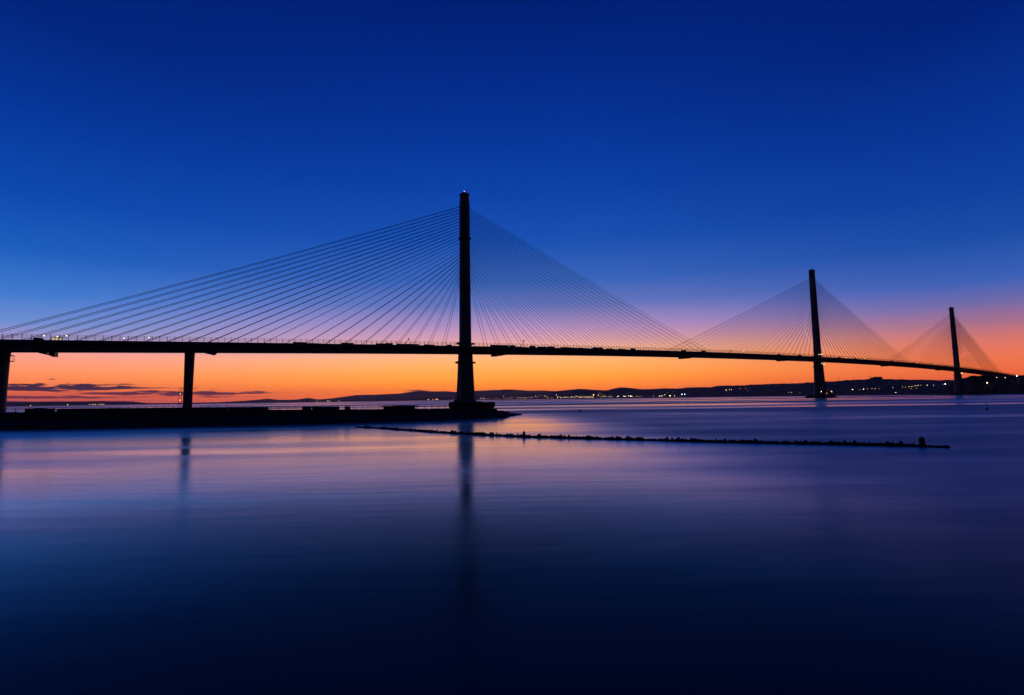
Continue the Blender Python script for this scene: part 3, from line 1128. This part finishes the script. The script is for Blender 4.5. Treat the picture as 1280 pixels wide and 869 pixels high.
# cable drums / lockers
for px, w, hh, lb in ((433, 1.0, 1.15, 'small upright storage locker on the breakwater'), (436, 0.9, 1.1, 'small upright storage locker on the breakwater'),
                      (58, 2.4, 1.3, 'dark equipment bin beside the open rail at the shore end of breakwater'), (46, 2.2, 1.25, 'dark equipment bin beside the open rail at the shore end of breakwater'),
                      (70, 2.0, 1.2, 'dark equipment bin beside the open rail at the shore end of breakwater')):
    p, d = bw_pt(s_at_px(px))
    n_ = Vector((-d.y, d.x, 0))
    q = p - n_ * 2.2
    o = thing('equipment_locker', lb, 'locker', (q.x, q.y, bw_z(q)), math.atan2(d.y, d.x), 'lockers on the breakwater')
    MB().box((0, 0, hh / 2 + 0.05), (w, 0.9, hh - 0.1)).build('locker_body', CABIN, o)
    MB().box((0, 0, hh + 0.03), (w + 0.1, 1.0, 0.06)).build('lid', DARKSTEEL, o)
    for x in (-w * 0.35, w * 0.35):
        MB().box((x, 0, 0.03), (0.15, 0.8, 0.1)).build('skid', DARKSTEEL, o)

# ------------------------------------------------------------------ barge moored in front of the first tower
bc = ground(590, 511.4)
o = thing('work_barge', 'flat dark work barge moored in front of the tallest-looking tower', 'barge', tuple(bc), -math.atan2(bc.x, bc.y))
BL = 30.0
pr_ = [(-BL / 2 + 2.2, -1.0), (BL / 2 - 2.2, -1.0), (BL / 2, 1.6), (BL / 2, 3.6), (-BL / 2, 3.6), (-BL / 2, 1.6)]
MB().rings([[(x, 11.0, z) for x, z in pr_], [(x, 0.0, z) for x, z in pr_]]).build('hull', RUST, o)
for y in (0.12, 10.88):
    MB().box((0, y, 3.95), (BL - 0.3, 0.12, 0.7)).build('bulwark', DARKSTEEL, o)
for x in (-12, -6, 0, 6, 12):
    MB().lathe([(0.22, 3.58), (0.22, 4.2), (0.36, 4.25), (0.36, 4.45)], 8, (x, 0.9, 0)).build('bollard', DARKSTEEL, o)
    MB().tube([(x, -0.35, 1.2), (x, -0.35, 2.6)], 0.35, 8).build('fender', DARKSTEEL, o)
MB().box((-9.5, 7, 4.7), (5.0, 2.4, 2.2)).box((-9.5, 7, 5.86), (5.2, 2.6, 0.12)).build('deck_cabin', CABIN, o)

# ------------------------------------------------------------------ floating boom
BPX = [(446, 534.4), (470, 535.6), (520, 539), (580, 543), (655, 546.4), (730, 548.6), (800, 550.6), (900, 553.2), (1000, 555.4), (1080, 557), (1153, 558.6), (1193, 560)]
bpts = [ground(px, py) for px, py in BPX]
cum = [0.0]
for a, b in zip(bpts[:-1], bpts[1:]):
    cum.append(cum[-1] + (b - a).length)


def boom_at(s):
    x = float(np.interp(s, cum, [p.x for p in bpts]))
    y = float(np.interp(s, cum, [p.y for p in bpts]))
    return Vector((x, y, 0))


def s_of_px(px):
    return float(np.interp(px, [b[0] for b in BPX], cum))


boom = thing('floating_boom', 'long dark weed-covered floating boom lying across the calm water', 'boom', tuple(bpts[0]))
seg_me = []
for k in range(6):
    rs2 = random.Random(50 + k)
    n1 = 9
    rings = []
    for i in range(n1):
        x = -0.98 + 1.96 * i / (n1 - 1)
        rr = (0.30 if 0 < i < n1 - 1 else 0.16) * rs2.uniform(0.72, 1.18)
        dz = rs2.uniform(-0.05, 0.07)
        rings.append([(x, rr * 1.5 * math.cos(2 * math.pi * q / 8) * rs2.uniform(0.85, 1.15), dz + rr * 0.85 * math.sin(2 * math.pi * q / 8) * rs2.uniform(0.8, 1.2)) for q in range(8)])
    seg_me.append(MB().rings(rings).mesh('boom_section', WEED))
s = 0.6
while s < cum[-1]:
    p0, p1 = boom_at(s - 0.5), boom_at(s + 0.5)
    d = (p1 - p0).normalized()
    dist = ((p0 + p1) / 2).length
    o = link('boom_section', random.choice(seg_me), boom, tuple((p0 + p1) / 2 - bpts[0] + Vector((0, 0, 0.06))), math.atan2(d.y, d.x))
    o.scale = (0.86, random.uniform(0.9, 1.25), random.uniform(0.95, 1.45) * (0.75 if s < 4 or s > cum[-1] - 3 else 1))
    s += 1.6
flt = MB().lathe([(0.05, -0.24), (0.17, -0.18), (0.23, 0.0), (0.19, 0.15), (0.09, 0.23), (0.05, 0.34)], 10).mesh('float_ball', WEED)
for px in (458, 481, 497, 514, 528, 548, 566, 602, 618, 655, 674, 712, 746, 786, 836, 866, 895, 946, 1008, 1040, 1068, 1110) + tuple(random.uniform(480, 1130) for _ in range(22)):
    p = boom_at(s_of_px(px))
    o = link('float_ball', flt, boom, tuple(p - bpts[0] + Vector((0, random.uniform(-.12, .12), 0.38))))
    k = random.uniform(0.5, 0.95)
    o.scale = (k * random.uniform(0.9, 1.3), k, k)
    o.rotation_euler = (random.uniform(-.4, .4), random.uniform(-.4, .4), 0)
for px, hh, rr in ((655, 0.95, 0.22), (458, 0.8, 0.2), (1153, 1.12, 0.30)):
    p = boom_at(s_of_px(px)) - bpts[0]
    mk = MB().lathe([(rr * 0.95, -0.4), (rr, 0.05), (rr, hh * 0.72), (rr * 0.85, hh * 0.74), (rr * 0.85, hh * 0.8), (rr * 1.02, hh * 0.82), (rr * 0.9, hh * 0.93), (rr * 0.35, hh)], 14)
    mo = mk.build('marker_drum', WEED, boom, tuple(p))
    MB().lathe([(0.03, hh), (0.05, hh + 0.02), (0.06, hh + 0.10), (0.02, hh + 0.12)], 8).build('lantern_cap', DARKSTEEL, mo)

# ------------------------------------------------------------------ buoys
b0 = ground(1234, 512.5)
o = thing('channel_buoy', 'tall thin dark channel buoy with topmark alone in open water', 'buoy', tuple(b0))
o.scale = (0.5, 0.5, 0.72)
MB().lathe([(0.5, -0.6), (0.85, -0.2), (0.85, 0.35), (0.55, 0.6), (0.25, 0.7)], 14).build('hull', DARKSTEEL, o)
m = MB()
for k in range(3):
    th = 2 * math.pi * k / 3
    m.tube([(0.5 * math.cos(th), 0.5 * math.sin(th), 0.5), (0.1 * math.cos(th), 0.1 * math.sin(th), 2.6)], 0.06, 5)
m.build('lattice', DARKSTEEL, o)
MB().lathe([(0.02, 2.55), (0.3, 2.6), (0.3, 2.9), (0.02, 3.35)], 10).build('topmark', DARKSTEEL, o)
b1 = ground(725, 514.0)
o = thing('mooring_buoy', 'small round dark mooring buoy on the pink water off the breakwater tip', 'buoy', tuple(b1))
MB().lathe([(0.2, -0.4), (0.62, -0.15), (0.75, 0.12), (0.55, 0.42), (0.15, 0.55)], 14).build('float', DARKSTEEL, o)
MB().tube([(0, 0, 0.5), (0, 0, 0.72)], 0.06, 6).tube([(-0.12, 0, 0.72), (0.12, 0, 0.72)], 0.05, 6).build('mooring_ring', DARKSTEEL, o)

# ------------------------------------------------------------------ dockyard and villages on the far shore


def at_az(az, r, z):
    return Vector((r * math.sin(R(az)), r * math.cos(R(az)), z))


# great gantry crane
az = az_el(634, 490)[0]
rc = shore(az) + 160
zc = land_z(az, rc)
o = thing('goliath_crane', 'tall gantry crane silhouette with flat girder above the dockyard', 'crane', tuple(at_az(az, rc, zc)), -R(az))
Hc = CAM_H + rc * math.tan(R(az_el(634, 487.2)[1])) - zc
MB().box((0, 0, Hc - 2.2), (62, 6, 5.2)).build('girder', DARKSTEEL, o)
for x in (-22, ):
    MB().tube([(x - 7, -8, -1), (x, 0, Hc - 4.5)], 1.1, 6).tube([(x - 7, 8, -1), (x, 0, Hc - 4.5)], 1.1, 6).tube([(x - 5, -6, Hc * 0.3), (x - 5, 6, Hc * 0.3)], 0.6, 6).build('leg', DARKSTEEL, o)
MB().tube([(26, -7, -1), (24, 0, Hc - 4.5)], 0.9, 6).tube([(26, 7, -1), (24, 0, Hc - 4.5)], 0.9, 6).build('leg', DARKSTEEL, o)
MB().box((5, 0, Hc - 6.2), (8, 6.4, 2.6)).build('trolley', DARKSTEEL, o)

# floodlight masts and street lamps: one mesh each, too small to show parts
lamp_meshes = {}


def lamp_me(kind, h, r):
    key = (kind, round(h), r)
    if key not in lamp_meshes:
        hh = round(h)
        m = MB().tube([(0, 0, -1), (0, 0, hh)], [0.22, 0.1], 5).box((0, 0, hh), (r * 2.4, 0.15, 0.15))
        m.lathe([(r * 0.6, 0), (r, r * 0.3), (r, r * 0.9), (r * 0.5, r * 1.3)], 8, (0, 0, hh + 0.05), 1)
        lamp_meshes[key] = m.mesh('far_lamp', [DARKSTEEL, {'w': G_WHITE, 's': G_WARM, 'c': G_COOL, 'd': G_DIM}[kind]])
    return lamp_meshes[key]


def far_lamp(px, py, kind, r, label, group, bank=False, hmin=7.0):
    az, el = az_el(px, py)
    sfun, zfun, rfun = (bank_s, bank_z, bank_r) if bank else (shore, land_z, ridge)
    r0, r1 = sfun(az) + 25, rfun(az) * 0.97
    best = None
    rr = r0
    while rr < r1:
        zl = zfun(az, rr)
        gap = CAM_H + rr * math.tan(R(el)) - zl
        if best is None or abs(gap - hmin) < best[0]:
            best = (abs(gap - hmin), rr, zl, gap)
        if gap < hmin:
            break
        rr += 15
    _, rr, zl, gap = best
    h = min(max(gap, 5.0), 32.0)
    o = link('far_lamp', lamp_me(kind, h, r), None, tuple(at_az(az, rr, zl + (h - round(h)))))
    tag(o, label, 'lamp', group)


def size_word(r):
    return 'faint' if r < 0.6 else 'small' if r < 1.0 else 'bright' if r < 1.6 else 'brightest'


def dock_place(px, py):
    if py < 494 and px > 640:
        return 'on the dark slope above the dockyard row' if px < 730 else 'on the slope just behind the densest dockyard cluster'
    if px < 612:
        return 'on the far shore close beside the tallest-looking tower foot'
    if px < 645:
        return 'on the far shore around the foot of the gantry crane'
    if px < 712:
        return 'in the dockyard row between gantry crane and densest cluster'
    if px < 760:
        return 'in the densest cluster of the dockyard row'
    return 'on the shore below the rounded hill past the dockyard'


DOCK = [(562, 500, 'w', 1.0), (566, 499, 'w', .7), (576, 499, 's', .8), (601, 498.5, 'w', .8), (604.5, 498.6, 'w', 1.2), (610, 499.4, 's', .8), (618, 499.7, 'w', .7), (623.5, 499, 'w', .9),
        (629.5, 495.4, 's', 1.2), (630, 498.7, 'w', .6), (636, 498, 'w', .8), (639.5, 497, 'w', .9), (648, 497.5, 'w', .5), (651, 497.6, 's', .8), (653.5, 497.4, 'w', .7), (657, 498.6, 's', 1.0),
        (661, 497.6, 'w', .6), (664, 497.2, 'w', .6), (669.5, 495.4, 'w', 1.1), (672, 499, 's', .5), (680.5, 495, 'w', .8), (683, 495.4, 'w', .7), (685, 499, 's', .7), (690, 498.2, 's', .8),
        (695.5, 494, 'w', 1.2), (697, 497.4, 's', 1.2), (701, 497.2, 'w', .9), (706, 497, 's', .6), (708.5, 497.4, 's', .9), (711, 497, 'w', .7), (715, 496.4, 'w', 1.0), (718, 496.8, 's', 1.2), (720.5, 495.4, 's', 1.3),
        (723, 496.2, 'w', .8), (726, 496.2, 's', .8), (731.5, 496.8, 's', .9), (733.5, 496.6, 's', 1.2), (735.5, 496.8, 's', 1.3), (737.5, 496.8, 's', 1.1), (742, 494, 's', 2.1), (741, 496.6, 's', 1.0), (748, 494, 'w', .8),
        (749, 491.5, 's', .7), (752, 497.4, 'w', .6), (755, 495.3, 's', 1.1), (757.5, 497.4, 'w', .8), (761.5, 495, 's', .8), (764.5, 496.2, 'w', .7), (772, 496.2, 'c', 1.0), (773, 495.2, 'w', .7), (780, 495.6, 'c', 1.3), (782, 496.6, 'w', .9),
        (786, 495.2, 'w', 1.1), (788.5, 495.2, 'w', 1.2), (790, 495.4, 'w', .9), (795.5, 495.6, 's', .8), (802, 497.3, 's', .5), (644, 494, 's', .5), (675, 493, 's', .5), (706, 493, 's', .5), (715, 493.5, 's', .4), (728, 492.8, 's', .5),
        (743, 491, 's', .6), (751, 493, 's', .5), (765, 493, 's', .5), (590, 499.6, 'w', .6)]
rl = random.Random(21)
for _ in range(46):
    u = rl.random()
    px_ = rl.gauss(735, 16) if u < 0.5 else rl.uniform(600, 800)
    DOCK.append((px_, rl.uniform(495.0, 498.2) + (720 - px_) * 0.012, rl.choice('ssdw'), rl.choice((.4, .5, .55, .7))))
for _ in range(14):
    px_ = rl.uniform(660, 790)
    DOCK.append((px_, rl.uniform(490.8, 494.0), 'd', rl.choice((.4, .5, .6))))
GLN = {'w': 'white', 's': 'amber', 'c': 'bluish white', 'd': 'faint amber'}
for px, py, k, r in DOCK:
    far_lamp(px, py, k, r * 0.85, '%s %s lamp %s' % (size_word(r), 'amber' if k == 'd' else GLN[k], dock_place(px, py)), 'dockyard lamps')
VILL = [(824.5, 495.4, 'w', .9), (827.5, 495.2, 'w', .9), (831, 493.8, 'w', .9), (837.5, 495.8, 's', 1.8), (843, 495.2, 's', .8), (852.5, 493.1, 'c', 1.2), (856, 493.1, 'c', 1.2), (842, 489.4, 's', .6),
        (834, 491, 's', .4), (817, 497, 's', .5), (908, 487.8, 'w', 1.0), (912, 487.4, 's', .8), (914.5, 487.2, 's', .8), (925, 486, 's', .5), (932, 485.5, 's', .5), (896, 491, 's', .4), (935, 489, 's', .4)]
for px, py, k, r in VILL:
    far_lamp(px, py, k, r, '%s %s lamp %s between dockyard and middle tower' % (size_word(r), GLN[k], 'low by the shore' if px < 880 and py > 492.5 else 'up on the dark slope'), 'slope lamps')
EAST = [(989.5, 491, 'd', .9), (986, 490.8, 'd', .7), (1000, 491, 'd', .4), (1065.5, 487.2, 'w', .9), (1075, 487.4, 'd', .6), (1079.5, 486.6, 'w', .8), (1084.5, 486.4, 'd', .7), (1090, 486.2, 'd', .7), (1094, 486, 'd', .7), (1099, 486, 'd', .4), (1116, 484.6, 'd', .6),
        (1128, 484, 'd', .6), (1132, 484.3, 'd', .6), (1136.5, 483.6, 'd', .8), (1140, 483.4, 'd', .8), (1144, 482.6, 'd', .9), (1147.5, 482.2, 'd', .9), (1151, 481.8, 'd', .6), (1139, 486, 'd', .5), (1146, 486, 'd', .5), (1159, 481.8, 'w', .5), (1167, 482, 'w', .5),
        (1181.5, 480.4, 'w', 1.0), (1179, 481, 'd', .5), (1162, 492.2, 'd', .8), (1173.5, 491.8, 'w', .8), (1188, 491, 'd', .6), (1120, 491.8, 'w', .6)]
for px, py, k, r in EAST:
    far_lamp(px, py, k, r, '%s %s lamp %s' % (size_word(r), 'amber' if k == 'd' else GLN[k], 'on the shore just short of the middle tower' if px < 1010 else 'in the string below the hilltop block' if px < 1120 and py < 490 else 'at the waterline short of the last tower' if py > 490 else 'by the derrick cranes next to the last tower' if px > 1155 else 'in the rising string below the derrick cranes'), 'hillside lamps', hmin=6.0)
for px, py, k, r, lb in ((1234, 479, 'w', .75, 'bright white lamp halfway up the dark bank beyond the last tower'),
                         (1256.5, 472.4, 'd', .8, 'amber lamp high on bank just past the deck end'),
                         (1271, 470.4, 'w', .9, 'bright white lamp on the crest of the bank past the deck end'),
                         (1246, 472, 's', .4, 'faint amber lamp on the bank just below the deck end')):
    far_lamp(px, py, k, r, lb, 'lamps on the bank', bank=True)
LEFT = [(38, 507, 's', 1.5), (84.5, 506.8, 's', 2.0), (112, 506.8, 's', 1.6), (116, 506.9, 's', 1.6), (119, 506.7, 's', 2.0), (124.5, 506.5, 's', 1.8), (127, 506.7, 's', 1.8), (129.5, 506.6, 's', 1.8), (396, 503.5, 's', 1.4), (409.5, 502.2, 'w', 1.3), (412, 503.2, 's', 1.4), (424, 502.8, 's', 1.2),
        (535.5, 500.8, 's', 1.2), (541, 501, 's', .9), (545, 500.2, 's', 1.4), (547, 501.4, 's', 1.2)]
for px, py, k, r in LEFT:
    far_lamp(px, py, k, r, 'tiny %s lamp on the low far shore seen %s' % (GLN[k], 'between the two side piers' if px < 200 else 'between slender pier and the tower, alone' if px < 500 else 'just short of the tallest-looking tower'), 'far shore lamps')

# skyline masts, block and derricks on the hill behind the middle tower


def skyline(px, dr=0.0):
    az = az_el(px, 480)[0]
    r = ridge(az) * (0.985 + dr)
    return az, r, land_z(az, r)


for px, py, lb in ((1048.5, 469.5, 'thin radio mast on the hill crest just past the middle tower'), (1087.5, 467.6, 'thin radio mast beside the block on the hill crest'), (1067, 471, 'shortest thin radio mast on the hill crest')):
    az, r, z = skyline(px)
    h = CAM_H + r * math.tan(R(az_el(px, py)[1])) - z
    o = thing('radio_mast', lb, 'mast', tuple(at_az(az, r, z - 1)), 0.3, 'radio masts on the hill')
    MB().tube([(-0.7, -0.7, 0), (0, 0, h)], 0.22, 4).tube([(0.7, -0.7, 0), (0, 0, h)], 0.22, 4).tube([(0, 0.9, 0), (0, 0, h)], 0.22, 4).build('lattice', DARKSTEEL, o)
    MB().box((0, 0, h * 0.8), (1.6, 0.5, 2.0)).build('antenna', DARKSTEEL, o)
az, r, z = skyline(1096)
o = thing('flat_roofed_block', 'wide flat-roofed building block on the hill crest beside a mast', 'building', tuple(at_az(az, r, z - 1)), -R(az))
hb = CAM_H + r * math.tan(R(az_el(1096, 471.8)[1])) - z + 1
MB().box((0, 0, hb / 2), (42, 18, hb)).build('wall', CABIN, o)
MB().box((4, 0, hb + 1.0), (30, 14, 2.0)).build('roof_storey', DARKSTEEL, o)
wme = MB().box((0, 0, 0), (2.4, 0.12, 1.6)).mesh('window', DARKSTEEL)
for i in range(9):
    for j in range(2):
        link('window', wme, o, (-18 + i * 4.5, -9.02, 2.5 + j * 3.6))
for px, ang, lb in ((1149, 2.3, 'derrick crane with jib raised over the hillside lamps'), (1165, 2.2, 'derrick crane with jib raised close to the last tower')):
    az = az_el(px, 480)[0]
    r = shore(az) + 120
    z = land_z(az, r)
    h = CAM_H + r * math.tan(R(az_el(px, 476)[1])) - z
    o = thing('derrick_crane', lb, 'crane', tuple(at_az(az, r, z - 0.5)), -R(az), 'derrick cranes by the shore')
    MB().tube([(0, 0, 0), (0, 0, h * 0.8)], [0.9, 0.6], 5).build('mast', DARKSTEEL, o)
    MB().tube([(0, 0, h * 0.78), (16 * math.cos(ang), 0, h * 0.78 + 16 * math.sin(ang))], [0.5, 0.3], 5).build('jib', DARKSTEEL, o)
    MB().box((3, 0, h * 0.78), (4, 2, 2)).build('counterweight', DARKSTEEL, o)

# ------------------------------------------------------------------ dusk air over the firth
hz = bpy.data.materials.new('dusk_haze')
hz.use_nodes = True
t = hz.node_tree
t.nodes.clear()
pv = nd(t, 'ShaderNodeVolumePrincipled')
pv.inputs['Color'].default_value = (0.98, 0.82, 0.74, 1)
pv.inputs['Density'].default_value = 1.25e-5
pv.inputs['Anisotropy'].default_value = 0.65
mo_ = nd(t, 'ShaderNodeOutputMaterial')
t.links.new(pv.outputs[0], mo_.inputs['Volume'])
HX = 28000.0
hb_ = MB().box((0, 9000, 269), (2 * HX, 2 * 20000, 542))
tag(hb_.build('haze', hz), 'thin dusk haze filling the air over the firth', kind='stuff')
